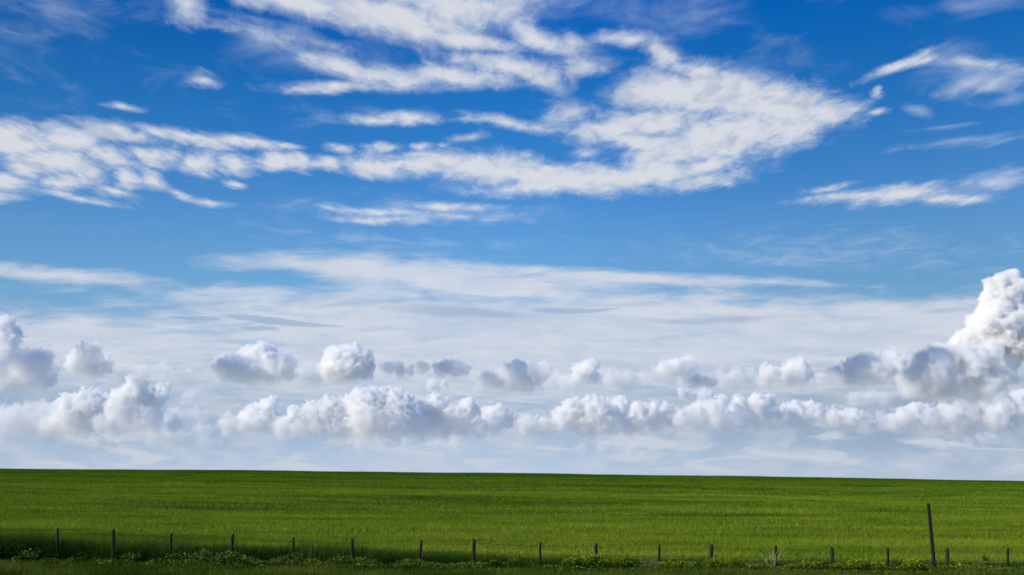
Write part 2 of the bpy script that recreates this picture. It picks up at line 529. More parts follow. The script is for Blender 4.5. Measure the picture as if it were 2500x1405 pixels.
# thin dark dips in the stand: photo column, row -> bearing and depth, half width and half depth in metres
HOLLOWS = [(at_row(c, 1215, d).x, d, w, e, s) for c, d, w, e, s in (
    (2395, 98, 2.6, 2.0, 1.0), (2480, 100, 5.0, 1.0, 0.6), (1972, 97, 1.8, 1.6, 0.8), (1150, 92, 9.0, 1.3, 0.9), (1330, 90, 7.0, 1.0, 0.8), (1860, 74, 2.6, 0.9, 0.9),
    (760, 66, 3.5, 0.7, 0.9), (850, 74, 1.6, 0.8, 0.7), (350, 88, 5.0, 1.2, 0.6), (500, 60, 4.0, 0.8, 0.7), (330, 52, 5.5, 0.6, 0.9), (80, 56, 3.5, 0.7, 0.7), (1700, 52, 4.0, 0.5, 0.6),
    (2250, 78, 3.5, 1.0, 0.5), (1010, 120, 10.0, 2.5, 0.5), (1550, 135, 9.0, 3.0, 0.5), (650, 140, 12.0, 3.0, 0.5), (2100, 150, 11.0, 3.5, 0.5), (1280, 62, 3.0, 0.7, 0.5))]


def build_crop():
    rng = np.random.default_rng(11)
    parts, tints = [], []
    for y0, y1, dens in ((41.8, 55, 230), (55, 75, 130), (75, 115, 70), (115, 180, 34), (180, 275, 18)):
        half = 0.58 * y1 + 4
        n = int((y1 - y0) * 2 * half * dens)
        x = rng.uniform(-half, half, n)
        y = rng.uniform(y0, y1, n)
        keep = np.abs(x) < 0.58 * y + 4
        x, y = x[keep], y[keep]
        # drilled in rows across the view, a little uneven
        stand = 0.72 + 0.5 * fbm(x / 9.0, y / 3.2, 21, 3)
        h = 0.18 * stand * rng.uniform(0.75, 1.2, len(x))
        h *= np.where(y < 43.0, 0.7, 1.0)
        w = np.maximum(0.011, 0.00036 * y) * rng.uniform(0.7, 1.4, len(x))
        co = blades(x, y, h, w, 0.75, rng)
        big = fbm(x / 42.0, y / 15.0, 31, 4)
        mid = fbm(x / 16.0, y / 2.2, 41, 3)
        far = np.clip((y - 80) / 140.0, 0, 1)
        fine = fbm(x / 4.0, y / 0.8, 47, 3)
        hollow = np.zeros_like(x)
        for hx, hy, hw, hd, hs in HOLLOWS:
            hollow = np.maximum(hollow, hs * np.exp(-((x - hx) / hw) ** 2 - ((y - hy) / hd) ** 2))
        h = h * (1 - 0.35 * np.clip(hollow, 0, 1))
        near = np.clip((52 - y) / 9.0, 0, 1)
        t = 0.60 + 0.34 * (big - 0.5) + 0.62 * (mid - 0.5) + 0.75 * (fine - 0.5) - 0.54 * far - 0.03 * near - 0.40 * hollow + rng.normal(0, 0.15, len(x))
        t = np.repeat(np.clip(t, 0, 1), 3)
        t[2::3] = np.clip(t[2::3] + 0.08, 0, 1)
        parts.append(co)
        tints.append(t)
    co = np.concatenate(parts)
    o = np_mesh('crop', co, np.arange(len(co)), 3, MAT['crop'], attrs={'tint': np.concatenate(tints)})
    tag(o, 'bright green field crop rising to the skyline behind the fence', 'crop', kind='stuff')


def build_verge():
    rng = np.random.default_rng(5)
    n = 150000
    x = rng.uniform(-25, 25, n)
    y = rng.uniform(33.5, 39.3, n)
    patch = fbm(x / 1.6, y / 0.9, 3, 3)
    h = 0.15 * (0.25 + 1.5 * patch) * rng.uniform(0.5, 1.7, n)
    co = blades(x, y, h, 0.014 * rng.uniform(0.7, 1.5, n), 0.5, rng)
    t = np.repeat(np.clip(0.42 + 1.7 * (patch - 0.5) + rng.normal(0, 0.20, n), 0, 1), 3)
    o = np_mesh('verge_grass', co, np.arange(len(co)), 3, MAT['verge'], attrs={'tint': t})
    tag(o, 'short rough grass on the verge in front of the fence', 'grass', kind='stuff')


def leaf_quads(P, size, rng, up=0.5):
    """small pointed leaves (two triangles each) at the points P, any which way; co (4n,3)"""
    n = len(P)
    a = rng.normal(0, 1, (n, 3)); a[:, 2] *= 0.6
    a /= np.linalg.norm(a, axis=1, keepdims=True) + 1e-6
    b = rng.normal(0, 1, (n, 3)); b[:, 2] += up
    b -= a * np.sum(a * b, 1, keepdims=True)
    b /= np.linalg.norm(b, axis=1, keepdims=True) + 1e-6
    c = np.cross(a, b)
    s = (size * rng.uniform(0.6, 1.4, n))[:, None]
    co = np.empty((n, 4, 3), np.float32)
    co[:, 0] = P - a * s * 0.5
    co[:, 1] = P + c * s * 0.28 + b * s * 0.08
    co[:, 2] = P + a * s * 0.5
    co[:, 3] = P - c * s * 0.28 + b * s * 0.08
    return co.reshape(-1, 3)


def build_weeds():
    """rank growth along the fence line: tall dark grass at the back, leafy weeds in front"""
    rng = np.random.default_rng(8)
    n = 120000
    x = rng.uniform(-24, 24, n)
    y = rng.uniform(39.9, 42.4, n)
    cl = fbm(x / 1.1, y / 0.8, 61, 3)
    side = np.clip((8.0 - x) / 16.0, 0.45, 1.0)                 # ranker towards the left
    h = 0.72 * side * (0.55 + 0.9 * cl) * rng.uniform(0.6, 1.25, n) * (1 + 0.3 * np.clip((-16.0 - x) / 3.0, 0, 1))
    co1 = blades(x, y, h, 0.016 * rng.uniform(0.7, 1.4, n), 0.22, rng)
    t1 = np.repeat(np.clip(0.30 + 0.9 * (cl - 0.5) + 0.13 * rng.normal(0, 1, n) - 0.2 * np.clip((-14.0 - x) / 4.0, 0, 1), 0, 1), 3)
    o = np_mesh('tall_grass', co1, np.arange(len(co1)), 3, MAT['weed'], attrs={'tint': t1})
    tag(o, 'rank dark green grass growing along the fence line', 'grass', kind='stuff')
    n = 110000
    x = rng.uniform(-23.5, 23.5, n)
    y = 39.1 + 2.2 * rng.beta(1.6, 1.6, n)
    cl = fbm(x / 0.9, y / 0.7, 71, 3)
    big = fbm(x / 4.0, y / 3.0, 75, 2)
    keep = (cl + 0.5 * (big - 0.5) > 0.40) & (rng.uniform(0, 1, n) < np.clip((9.0 - x) / 12.0, 0.65, 1.0))
    x, y, cl = x[keep], y[keep], cl[keep]
    # stragglers that spread out into the verge
    m = 26000
    xs, ys = rng.uniform(-23.5, 23.5, m), 39.4 - np.abs(rng.normal(0, 1.1, m))
    cs = fbm(xs / 0.6, ys / 0.5, 83, 3)
    ks = cs > 0.52
    x, y, cl = np.concatenate([x, xs[ks]]), np.concatenate([y, ys[ks]]), np.concatenate([cl, cs[ks] * 0.75])
    top = 0.95 * np.clip((7.0 - x) / 14.0, 0.50, 1.0) * np.clip(cl - 0.22, 0.05, 1)
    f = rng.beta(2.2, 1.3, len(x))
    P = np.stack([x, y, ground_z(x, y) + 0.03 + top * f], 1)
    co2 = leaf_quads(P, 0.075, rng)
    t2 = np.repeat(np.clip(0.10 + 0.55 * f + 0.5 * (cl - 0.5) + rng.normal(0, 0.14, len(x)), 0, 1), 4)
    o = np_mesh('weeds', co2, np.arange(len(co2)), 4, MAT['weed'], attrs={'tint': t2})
    tag(o, 'leafy green weeds crowding the foot of the fence posts', 'weeds', kind='stuff')


build_crop()
build_verge()
build_weeds()


# ------------------------------------------------------------------ bushes
def stem_tubes(paths, mat, name, parent, sides=5):
    """tapered tubes along lists of (point, radius)"""
    co, faces = [], []
    for path in paths:
        start = len(co)
        for i, (p, r) in enumerate(path):
            q = path[min(i + 1, len(path) - 1)][0] - path[max(i - 1, 0)][0]
            q = q.normalized() if q.length > 0 else Vector((0, 0, 1))
            u = q.cross(Vector((0.3, 1, 0.1))).normalized()
            v = q.cross(u)
            for s in range(sides):
                a = 2 * math.pi * s / sides
                co.append(p + (u * math.cos(a) + v * math.sin(a)) * r)
        for i in range(len(path) - 1):
            for s in range(sides):
                a, b = start + i * sides + s, start + i * sides + (s + 1) % sides
                faces.append((a, b, b + sides, a + sides))
        faces.append(tuple(start + (len(path) - 1) * sides + s for s in range(sides)))
        faces.append(tuple(start + s for s in reversed(range(sides))))
    me = bpy.data.meshes.new(name)
    me.from_pydata([tuple(c) for c in co], [], faces)
    me.shade_smooth()
    me.materials.append(mat)
    o = bpy.data.objects.new(name, me)
    C.objects.link(o)
    o.parent = parent
    return o


def mat_wood(name, dark, light, scale=9.0):
    m = bpy.data.materials.new(name)
    m.use_nodes = True
    k = NT(m.node_tree)
    p = k.node('ShaderNodeTexCoord').outputs['Object']
    g = k.noise(k.v('MULTIPLY', p, (1.0, 1.0, 0.07)), scale * 6, 6, 0.7, 0.6)
    n = k.noise(p, scale * 0.6, 4, 0.6)
    c = k.mix(k.smooth(g, 0.42, 0.68), dark, light)
    c = k.mix(k.smooth(n, 0.5, 0.75, 0, 0.6), c, (dark[0] * 0.5, dark[1] * 0.5, dark[2] * 0.5))
    b = k.node('ShaderNodeBsdfPrincipled')
    k.put(b.inputs['Base Color'], c)
    b.inputs['Roughness'].default_value = 0.85
    b.inputs['Specular IOR Level'].default_value = 0.25
    bp = k.node('ShaderNodeBump')
    bp.inputs['Strength'].default_value = 0.6
    bp.inputs['Distance'].default_value = 0.01
    k.put(bp.inputs['Height'], g)
    k.t.links.new(bp.outputs[0], b.inputs['Normal'])
    out = k.node('ShaderNodeOutputMaterial')
    k.t.links.new(b.outputs[0], out.inputs['Surface'])
    return m


MAT['post'] = mat_wood('weathered_dark_post', (0.009, 0.007, 0.0045), (0.070, 0.054, 0.036))
MAT['stake'] = mat_wood('slim_dark_stake', (0.006, 0.005, 0.0032), (0.020, 0.016, 0.010), 14.0)
MAT['pole'] = mat_wood('dark_pole', (0.008, 0.006, 0.004), (0.034, 0.026, 0.018))
MAT['stem'] = mat_wood('green_stem', (0.03, 0.045, 0.01), (0.07, 0.09, 0.03))
MAT['straw'] = mat_wood('bleached_stalk', (0.28, 0.29, 0.17), (0.5, 0.48, 0.33))
MAT['twig'] = mat_wood('grey_twig', (0.16, 0.14, 0.09), (0.36, 0.33, 0.22))
MAT['wire'] = mat_wood('rusty_wire', (0.030, 0.022, 0.016), (0.09, 0.07, 0.05))


def bush(name, label, px, y, half, height, mat, seed, group=None, n=2600, leaf=0.075, dark_low=True, cat='bush'):
    rng = np.random.default_rng(seed)
    x0 = at_row(px, 1380, y).x
    z0 = float(ground_z(x0, y))
    root = bpy.data.objects.new(name, None)
    root.location = (x0, y, z0)
    C.objects.link(root)
    tag(root, label, cat, group)
    k = max(3, int(half * 7))
    cx = rng.uniform(-0.75, 0.75, k) * half
    cyy = rng.uniform(-0.4, 0.4, k)
    ch = height * (0.62 + 0.38 * rng.uniform(0, 1, k)) * np.sqrt(np.clip(1.1 - (cx / half) ** 2, 0.15, 1))
    which = rng.integers(0, k, n)
    # leaves crowd the outside of each clump
    r = rng.uniform(0, 1, n) ** 0.45
    th, ph = rng.uniform(0, 2 * math.pi, n), np.arcsin(rng.uniform(-0.15, 1, n))
    rr = min(0.36, half * 0.8) * (0.7 + 0.6 * rng.uniform(0, 1, k))[which]
    P = np.stack([cx[which] + np.cos(th) * np.cos(ph) * rr * r, cyy[which] + np.sin(th) * np.cos(ph) * rr * r, (ch[which] * 0.28 + np.sin(ph) * ch[which] * 0.72 * r)], 1)
    P[:, 2] = np.maximum(P[:, 2], 0.03)
    co = leaf_quads(P, leaf, rng)
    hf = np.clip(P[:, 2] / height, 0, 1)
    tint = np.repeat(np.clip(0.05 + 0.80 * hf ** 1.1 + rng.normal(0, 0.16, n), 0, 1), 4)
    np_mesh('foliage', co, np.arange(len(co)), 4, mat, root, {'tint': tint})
    for i in range(k):
        j = i
        b = Vector((cx[j] * 0.8 + rng.uniform(-0.05, 0.05), cyy[j] * 0.8, -0.05))
        t = Vector((cx[j] + rng.uniform(-0.2, 0.2), cyy[j] + rng.uniform(-0.2, 0.2), ch[j] * 0.8))
        mid = b.lerp(t, 0.5) + Vector((rng.uniform(-0.05, 0.05), 0, 0))
        stem_tubes([[(b, 0.010), (mid, 0.008), (t, 0.004)]], MAT['stem'], 'stem', root)
    return root


G_SP = 'yellow-topped bushes along the fence'
bush('bush', 'broad yellow-green bush spreading either side of the thick post right of mid-fence', 1462, 39.45, 1.5, 0.66, MAT['spurge'], 1, G_SP, 6500)
bush('bush', 'low yellow-green bush right of the tuft of dry twigs', 1655, 39.3, 0.8, 0.52, MAT['spurge'], 2, G_SP, 3200)
bush('bush', 'rounded yellow-topped bush overlapping the foot of a thick post, left of the bleached stalks', 1765, 39.3, 0.80, 0.66, MAT['spurge'], 3, G_SP, 3200)
bush('bush', 'small yellow-topped bush just right of the bleached stalks', 1965, 39.35, 0.70, 0.54, MAT['spurge'], 4, G_SP, 2400)
bush('bush', 'long yellow-topped bush around a slim stake, left of the tall leaning pole', 2100, 39.3, 1.20, 0.60, MAT['spurge'], 5, G_SP, 4600)
bush('bush', 'yellow-topped bush crowding the foot of the tall leaning pole', 2235, 39.2, 0.90, 0.58, MAT['spurge'], 6, G_SP, 3800)
bush('bush', 'small yellow-green bush under the short grey post right of the leaning pole', 2335, 39.35, 0.6, 0.46, MAT['spurge'], 7, G_SP, 1800)
bush('bush', 'green leafy bush left of the yellow-topped bushes near mid-fence', 1225, 39.4, 0.85, 0.52, MAT['weed'], 8, None, 3000)
bush('dark_bush', 'tall dark bush at the left end of the fence', 15, 40.1, 1.1, 0.98, MAT['dark_leaf'], 9, None, 5200, 0.085)
bush('dark_bush', 'lower dark bush hiding the foot of the leftmost post', 120, 39.8, 1.0, 0.66, MAT['dark_leaf'], 10, None, 4200, 0.085)
bush('dark_weed', 'small dark weed standing alone in the crop at the right end of the fence', 2402, 44.5, 0.12, 0.42, MAT['dark_leaf'], 12, None, 120, 0.07, cat='weed')


# ------------------------------------------------------------------ fence
def post(name, label, px0, row0, px1, width_px, mat, seed, y=FENCE_Y, sides=10, group=None, square=False, cat='post', bottom_row=None):
    """a leaning post: top at photo pixel (px0,row0), foot under column px1"""
    rng = random.Random(seed)
    top = at_row(px0, row0, y)
    xb = at_row(px1, 1380, y).x
    zb = float(ground_z(xb, y)) - 0.35
    r = width_px / F * y / 2
    foot = Vector((xb, y, zb))
    # continue the lean below ground
    ax = top - Vector((xb, y, float(ground_z(xb, y))))
    foot = Vector((xb, y, float(ground_z(xb, y)))) - ax.normalized() * 0.35
    L = (top - foot).length
    q = ax.normalized()
    co, faces = [], []
    rings = 14
    ph = [rng.uniform(0.90, 1.08) for _ in range(sides)]
    for i in range(rings):
        f = i / (rings - 1)
        rr = r * (1.06 - 0.12 * f) * (0.985 + 0.03 * rng.random())
        bow = math.sin(f * math.pi) * 0.012
        for s in range(sides):
            a = 2 * math.pi * (s + 0.5) / sides
            k = ph[s] * rr * (1 + rng.uniform(-0.02, 0.02))
            if square:
                k *= min(1 / max(abs(math.cos(a)), 1e-3), 1 / max(abs(math.sin(a)), 1e-3), 1.25) * 0.92
            p = Vector((math.cos(a) * k + bow, math.sin(a) * k, f * L))
            if i == rings - 1:
                p.z += math.cos(a + seed) * r * 0.35
            co.append(p)
    # rounded-off worn rim and cap
    for s in range(sides):
        p = co[(rings - 1) * sides + s].copy()
        p.x *= 0.72; p.y *= 0.72; p.z += r * 0.16
        co.append(p)
    for i in range(rings):
        for s in range(sides):
            a, b = i * sides + s, i * sides + (s + 1) % sides
            faces.append((a, b, b + sides, a + sides))
    faces.append(tuple(rings * sides + s for s in range(sides)))
    faces.append(tuple(reversed(range(sides))))
    me = bpy.data.meshes.new(name)
    me.from_pydata([tuple(c) for c in co], [], faces)
    me.materials.append(mat)
    me.shade_smooth()
    o = bpy.data.objects.new(name, me)
    o.location = foot
    o.rotation_mode = 'QUATERNION'
    o.rotation_quaternion = Vector((0, 0, 1)).rotation_difference(q)
    C.objects.link(o)
    tag(o, label, cat, group)
    return o, top, q


G_TH, G_SL = 'thick round fence posts', 'slim fence stakes'
POSTS = [
    (141, 1291, 138, 5.5, 'slim dark stake leftmost in the fence, standing in dark bushes'),
    (277, 1294, 275, 8.5, 'thick dark post furthest left in the fence'),
    (418, 1303, 416, 5.5, 'short slim stake between the two leftmost thick posts'),
    (568, 1305, 562, 8.0, 'second thick post from the left, with a pale left edge and grey foot'),
    (717, 1313, 713, 5.5, 'slim stake leaning slightly right, between the second and third thick posts from the left'),
    (860, 1318, 858, 8.5, 'thick dark upright post, third thick post from the left'),
    (1029, 1320, 1022, 6.0, 'slim stake with the strongest lean to the right'),
    (1158, 1318, 1153, 8.5, 'thick post leaning right with a pale left edge, near the middle of the fence'),
    (1319, 1326, 1317, 5.5, 'slim stake just left of the broad yellow-green bush'),
    (1455, 1328, 1454, 8.5, 'thick brown post rising out of the broad yellow-green bush'),
    (1610, 1330, 1607, 5.5, 'short slim stake behind the tuft of dry twigs'),
    (1737, 1331, 1734, 8.5, 'thick post rising from the rounded bush left of the bleached stalks'),
    (1894, 1334, 1893, 6.0, 'slim stake with bleached stalks fanning out behind its foot'),
    (2031, 1337, 2032, 8.5, 'thick post between the small and the long yellow-topped bush'),
    (2168, 1339, 2166, 5.5, 'slim stake between the bushes left of the tall leaning pole'),
    (2312, 1339, 2312, 9.0, 'pale grey thick post just right of the tall leaning pole'),
    (2461, 1340, 2457, 5.5, 'slim stake rightmost in the fence'),
]
MAT['grey_post'] = mat_wood('grey_post', (0.016, 0.014, 0.011), (0.075, 0.068, 0.055))
tops = []
for i, (px0, row0, px1, w, label) in enumerate(POSTS):
    thick = w > 7
    nm = 'fence_post' if thick else 'fence_stake'
    m = MAT['grey_post'] if 'pale grey' in label else MAT['post'] if thick else MAT['stake']
    o, top, q = post(nm, label, px0, row0, px1, w, m, i + 3, sides=12 if thick else 8, group=G_TH if thick else G_SL, square=not thick)
    tops.append((top, q))
post('leaning_pole', 'tall dark pole leaning left beside the fence, twice the height of the posts', 2266, 1231, 2280, 8.0, MAT['pole'], 40, y=39.55, sides=12, cat='pole')


def wire(label, drop, seed, r=0.006):
    """one strand stapled to every post, drop metres below the post tops"""
    rng = random.Random(seed)
    pts = []
    line = [t - q * drop + Vector((0, -0.06, 0)) for t, q in tops]
    ext = [line[0] - (line[1] - line[0]) * 2.0] + line + [line[-1] + (line[-1] - line[-2]) * 2.0]
    for a, b in zip(ext, ext[1:]):
        sag = rng.uniform(0.01, 0.035)
        for i in range(6):
            f = i / 6
            p = a.lerp(b, f)
            p.z -= sag * 4 * f * (1 - f)
            pts.append((p, r))
    pts.append((ext[-1], r))
    o = stem_tubes([pts], MAT['wire'], 'fence_wire', None, 4)
    tag(o, label, 'wire', 'fence wires')


wire('topmost thin wire strung along the fence just under the post tops', 0.12, 1)
wire('middle thin wire strung along the fence posts', 0.42, 2)
wire('lowest thin wire running through the weeds along the fence', 0.95, 3)


# ------------------------------------------------------------------ dry growth
def stalks(name, label, px, y, spread, height, n, mat, seed, r0, cat):
    rng = random.Random(seed)
    x0 = at_row(px, 1380, y).x
    z0 = float(ground_z(x0, y))
    paths = []
    for i in range(n):
        f = (i + 0.5) / n * 2 - 1 + rng.uniform(-0.15, 0.15)
        h = height * rng.uniform(0.6, 1.0) * (1 - 0.12 * abs(f))
        b = Vector((rng.uniform(-0.05, 0.05), rng.uniform(-0.08, 0.08), -0.05))
        t = Vector((f * spread, rng.uniform(-0.25, 0.25), h))
        c = Vector((f * spread * 0.35, t.y * 0.4, h * 0.55))
        pts = []
        for s in range(7):
            u = s / 6
            p = b * (1 - u) ** 2 + c * 2 * u * (1 - u) + t * u * u
            pts.append((p, r0 * (1 - 0.8 * u)))
        paths.append(pts)
        for _ in range(2):
            u = rng.uniform(0.45, 0.8)
            p = b * (1 - u) ** 2 + c * 2 * u * (1 - u) + t * u * u
            e = p + Vector((rng.uniform(-0.18, 0.18), rng.uniform(-0.1, 0.1), rng.uniform(0.1, 0.25)))
            paths.append([(p, r0 * 0.45), (p.lerp(e, 0.5) + Vector((0, 0, -0.01)), r0 * 0.35), (e, r0 * 0.12)])
    o = stem_tubes(paths, mat, name, None)
    o.location = (x0, y, z0)
    tag(o, label, cat)


stalks('dry_stalks', 'fan of bleached dead stalks behind a slim stake', 1886, 39.6, 0.62, 1.05, 7, MAT['straw'], 4, 0.017, 'dead plant')
stalks('dry_twigs', 'low tuft of grey dry twigs at the foot of a slim stake', 1592, 39.7, 0.50, 0.42, 26, MAT['twig'], 5, 0.008, 'dead plant')

# ------------------------------------------------------------------ cumulus clouds: real volumes far beyond the field
import bmesh


def hull_mesh(balls, pad, voxel):
    """closed skin round a set of balls ((centre, radius) in metres)"""
    bm = bmesh.new()
    for P, r in balls:
        bmesh.ops.create_icosphere(bm, subdivisions=2, radius=r * pad, matrix=Matrix.Translation(P))
    me = bpy.data.meshes.new('draft')
    bm.to_mesh(me)
    bm.free()
    o = bpy.data.objects.new('draft', me)
    C.objects.link(o)
    md = o.modifiers.new('skin', 'REMESH')
    md.mode = 'VOXEL'
    md.voxel_size = voxel
    out = bpy.data.meshes.new_from_object(o.evaluated_get(bpy.context.evaluated_depsgraph_get()))
    bpy.data.objects.remove(o)
    bpy.data.meshes.remove(me)
    return out


def mat_cloud(balls, base_z, top_z, cell, density, color, amp, edge, fade, step_rate, seed):
    """droplets fill the balls; their outline is torn by noise at every scale and thins out towards the base"""
    m = bpy.data.materials.new('cloud_droplets')
    m.use_nodes = True
    k = NT(m.node_tree)
    p = k.node('ShaderNodeTexCoord').outputs['Object']
    warp = k.v('SUBTRACT', k.noise(k.v('ADD', p, (seed * 977.0, 0, 0)), 0.6 / cell, 1, 0.5, color=True), (0.5, 0.5, 0.5))
    pw = k.v('MULTIPLY_ADD', warp, (cell * 0.9,) * 3, p)
    cur = None
    batch = pw
    for i, (c, r) in enumerate(balls):
        if cur is not None and i % 5 == 0:
            batch = k.v('MULTIPLY_ADD', cur, (1e-6, 1e-6, 0), pw)
        f = k.m('MULTIPLY_ADD', k.v('DISTANCE', batch, tuple(c)), -1.0 / r, 1.0)
        cur = f if cur is None else k.m('SMOOTH_MAX', cur, f, 0.35)
    n = k.noise(k.v('ADD', p, (seed * 531.0, seed * 77.0, 0)), 1.0 / cell, 5, 0.64)
    vo = k.node('ShaderNodeTexVoronoi', feature='F1', voronoi_dimensions='3D', normalize=False)
    k.put(vo.inputs['Vector'], k.v('ADD', pw, (0, seed * 311.0, 0)))
    vo.inputs['Scale'].default_value = 1.5 / cell
    vo.inputs['Detail'].default_value = 0.0
    puff = k.m('SUBTRACT', 0.50, vo.outputs['Distance'])
    e = k.m('MULTIPLY_ADD', k.m('SUBTRACT', n, 0.47), 4.5 * amp, cur)
    e = k.m('MULTIPLY_ADD', puff, 1.1 * amp, e)
    hgt = k.smooth(k.sep(p)[2], base_z, base_z + (top_z - base_z) * fade)
    hi = k.m('MULTIPLY_ADD', hgt, edge - 0.9, 0.9)
    al = k.smooth(e, 0.0, hi)
    al = k.m('MULTIPLY', al, k.m('MULTIPLY_ADD', hgt, 0.85, 0.15))
    v = k.node('ShaderNodeVolumeScatter')
    v.inputs['Color'].default_value = (*color, 1)
    k.put(v.inputs['Density'], k.m('MULTIPLY', al, density))
    v.inputs['Anisotropy'].default_value = 0.0
    out = k.node('ShaderNodeOutputMaterial')
    k.t.links.new(v.outputs[0], out.inputs['Volume'])
    m.cycles.volume_step_rate = step_rate
    return m


def cloud(label, lobes, Y, seed, base_row, style, group=None, name='cumulus_cloud'):
    """one cumulus at distance Y (metres): lobes (photo column, row, radius) set its size there; it is as deep as its lobes are wide"""
    tau, color, amp, edge, fade, cellf, grow = style
    lobes = [(cx, cy_ + (grow - 1) * 0.45 * r, r * grow) for cx, cy_, r in lobes]
    if style is M_LOW:                                # the heads stand on one shared, hazy foot
        x0, x1 = min(l[0] for l in lobes), max(l[0] for l in lobes)
        n = max(1, int((x1 - x0) / 40))
        lobes = lobes + [(x0 + (x1 - x0) * (i + 0.5) / n, base_row - 18, 28) for i in range(-1, n + 1)]
    rng = random.Random(seed)
    pxm = Y / F
    pts = []
    for cx, cy_, r in lobes:
        P = at_row(cx, cy_, Y)
        P.y += rng.uniform(-0.6, 0.6) * r * pxm
        pts.append((P, r * pxm))
    org = Vector((sum(p.x for p, r in pts) / len(pts), Y, at_row(1250, base_row, Y).z))
    balls = [(p - org, r) for p, r in pts]
    rm = sorted(r for p, r in balls)[len(balls) // 2]
    cell = rm * cellf
    me = hull_mesh(balls, 1.15 + 0.9 * amp, max(rm * 0.22, 4 * pxm))
    me.name = name
    co = np.empty(len(me.vertices) * 3, np.float32)
    me.vertices.foreach_get('co', co)
    co = co.reshape(-1, 3)
    diag = float(np.linalg.norm(co.max(0) - co.min(0)))
    top = max(p.z + r for p, r in balls)
    base = min(min(p.z - r for p, r in balls), 0.0)
    mat = mat_cloud(balls, base, top, cell, tau / pxm, color, amp, edge, fade, STEP_PX * pxm / (diag / 10.0), seed)
    me.materials.append(mat)
    me.shade_smooth()
    o = bpy.data.objects.new(name, me)
    o.location = org
    C.objects.link(o)
    tag(o, label, 'cloud', group)
    return o


STEP_PX = 6.0
G_LOW, G_MID = 'far bank of cumulus low over the horizon', 'broken row of cumulus above the far bank'
# optical depth per photo pixel, droplet colour, raggedness, edge softness, height over which the base thins, size of shreds, swell
M_TOW = (0.16, (1, 1, 1), 0.30, 0.20, 0.30, 0.8, 1.20)
M_BRIGHT = (0.13, (1, 1, 1), 0.42, 0.20, 0.5, 0.75, 1.35)
M_FOOT = (0.075, (1, 1, 1), 0.42, 0.35, 0.5, 0.8, 1.4)
M_MID = (0.11, (1, 1, 1), 0.48, 0.26, 0.8, 0.8, 1.45)
M_THIN = (0.045, (0.98, 0.985, 1.0), 0.55, 0.45, 0.7, 1.0, 1.75)
M_GREY = (0.075, (1, 1, 1), 0.52, 0.35, 0.7, 0.8, 1.5)
M_LOW = (0.18, (1.0, 0.988, 0.95), 0.50, 0.15, 1.0, 0.62, 1.38)
M_LOWT = (0.045, (1.0, 0.99, 0.97), 0.58, 0.35, 1.0, 0.9, 1.8)

# -- the big tower at the right
cloud('tall brilliant white cloud tower leaning up along the right edge of the sky', [
    (2466, 676, 17), (2441, 700, 30), (2472, 703, 28), (2432, 735, 32), (2468, 745, 34), (2425, 770, 34), (2455, 790, 36), (2403, 790, 20),
    (2415, 820, 34), (2388, 838, 26), (2362, 832, 16), (2342, 832, 13), (2405, 850, 34), (2440, 830, 32), (2372, 862, 28), (2335, 850, 18), (2388, 885, 30), (2345, 885, 24), (2305, 862, 14), (2450, 722, 36), (2440, 757, 40), (2432, 800, 42), (2395, 802, 32), (2375, 826, 30), (2472, 792, 38), (2482, 832, 38), (2455, 862, 44), (2345, 852, 28), (2318, 868, 24), (2400, 880, 40)], 11900, 3, 960, M_TOW)
cloud('broad grey-blue cloud mass at the foot of the white tower', [
    (2280, 862, 24), (2252, 868, 18), (2312, 872, 34), (2350, 885, 38), (2272, 905, 38), (2320, 922, 44), (2380, 905, 44), (2240, 932, 32),
    (2300, 948, 34), (2400, 940, 38), (2425, 890, 36), (2360, 955, 34), (2440, 915, 26), (2420, 860, 26)], 11700, 4, 985, M_FOOT)
cloud('soft pale cloud at the right edge beside the foot of the tower', [(2480, 880, 28), (2492, 905, 28), (2462, 905, 16)], 14500, 5, 940, M_THIN)
cloud('small white cloud puff between the grey cloud and the foot of the tower', [(2188, 876, 20), (2212, 880, 18), (2192, 905, 22), (2205, 925, 14)], 14000, 6, 940, M_MID)
cloud('dark grey-blue ragged cloud left of the tower', [
    (2066, 886, 10), (2096, 886, 17), (2132, 882, 19), (2140, 906, 28), (2092, 916, 27), (2044, 922, 20), (2004, 922, 13), (2164, 912, 14)], 12500, 7, 945, M_GREY)
cloud('faint pair of puffs under the dark grey ragged cloud', [(2086, 974, 15), (2132, 966, 16), (2155, 975, 12)], 17000, 8, 990, M_THIN)
cloud('white double-headed cloud left of the dark grey ragged cloud', [(1880, 915, 22), (1945, 906, 24), (1915, 925, 20), (1868, 935, 16), (1962, 920, 14)], 14000, 9, 945, M_MID)
cloud('row of small pale puffs left of the white double-headed cloud', [(1760, 922, 16), (1798, 926, 19), (1832, 920, 15), (1780, 938, 14)], 15000, 10, 945, M_THIN)
cloud('white cloud with a small peak, right of the clear gap in mid-sky', [(1622, 905, 20), (1650, 900, 20), (1686, 888, 18), (1600, 915, 14), (1668, 912, 18)], 15000, 11, 935, M_MID)
cloud('flat grey cloud lying in front of the small peaked white cloud', [(1668, 932, 12), (1700, 930, 16), (1735, 930, 15)], 13500, 12, 944, M_GREY)
cloud('white thumb-shaped cloud standing alone right of centre', [(1440, 895, 16), (1420, 906, 18), (1404, 922, 15), (1448, 916, 14), (1400, 940, 13)], 14500, 13, 955, M_MID)
cloud('wide grey-edged cloud with a pale heart, just right of centre', [
    (1266, 897, 15), (1240, 917, 26), (1210, 927, 23), (1282, 920, 28), (1312, 912, 20), (1326, 897, 13), (1172, 940, 16), (1250, 935, 22)], 14000, 14, 955, M_GREY)
cloud('pair of small white puffs below the pale flat cloud at centre', [(1055, 940, 13), (1086, 936, 9), (1065, 948, 10)], 16000, 15, 956, M_MID)
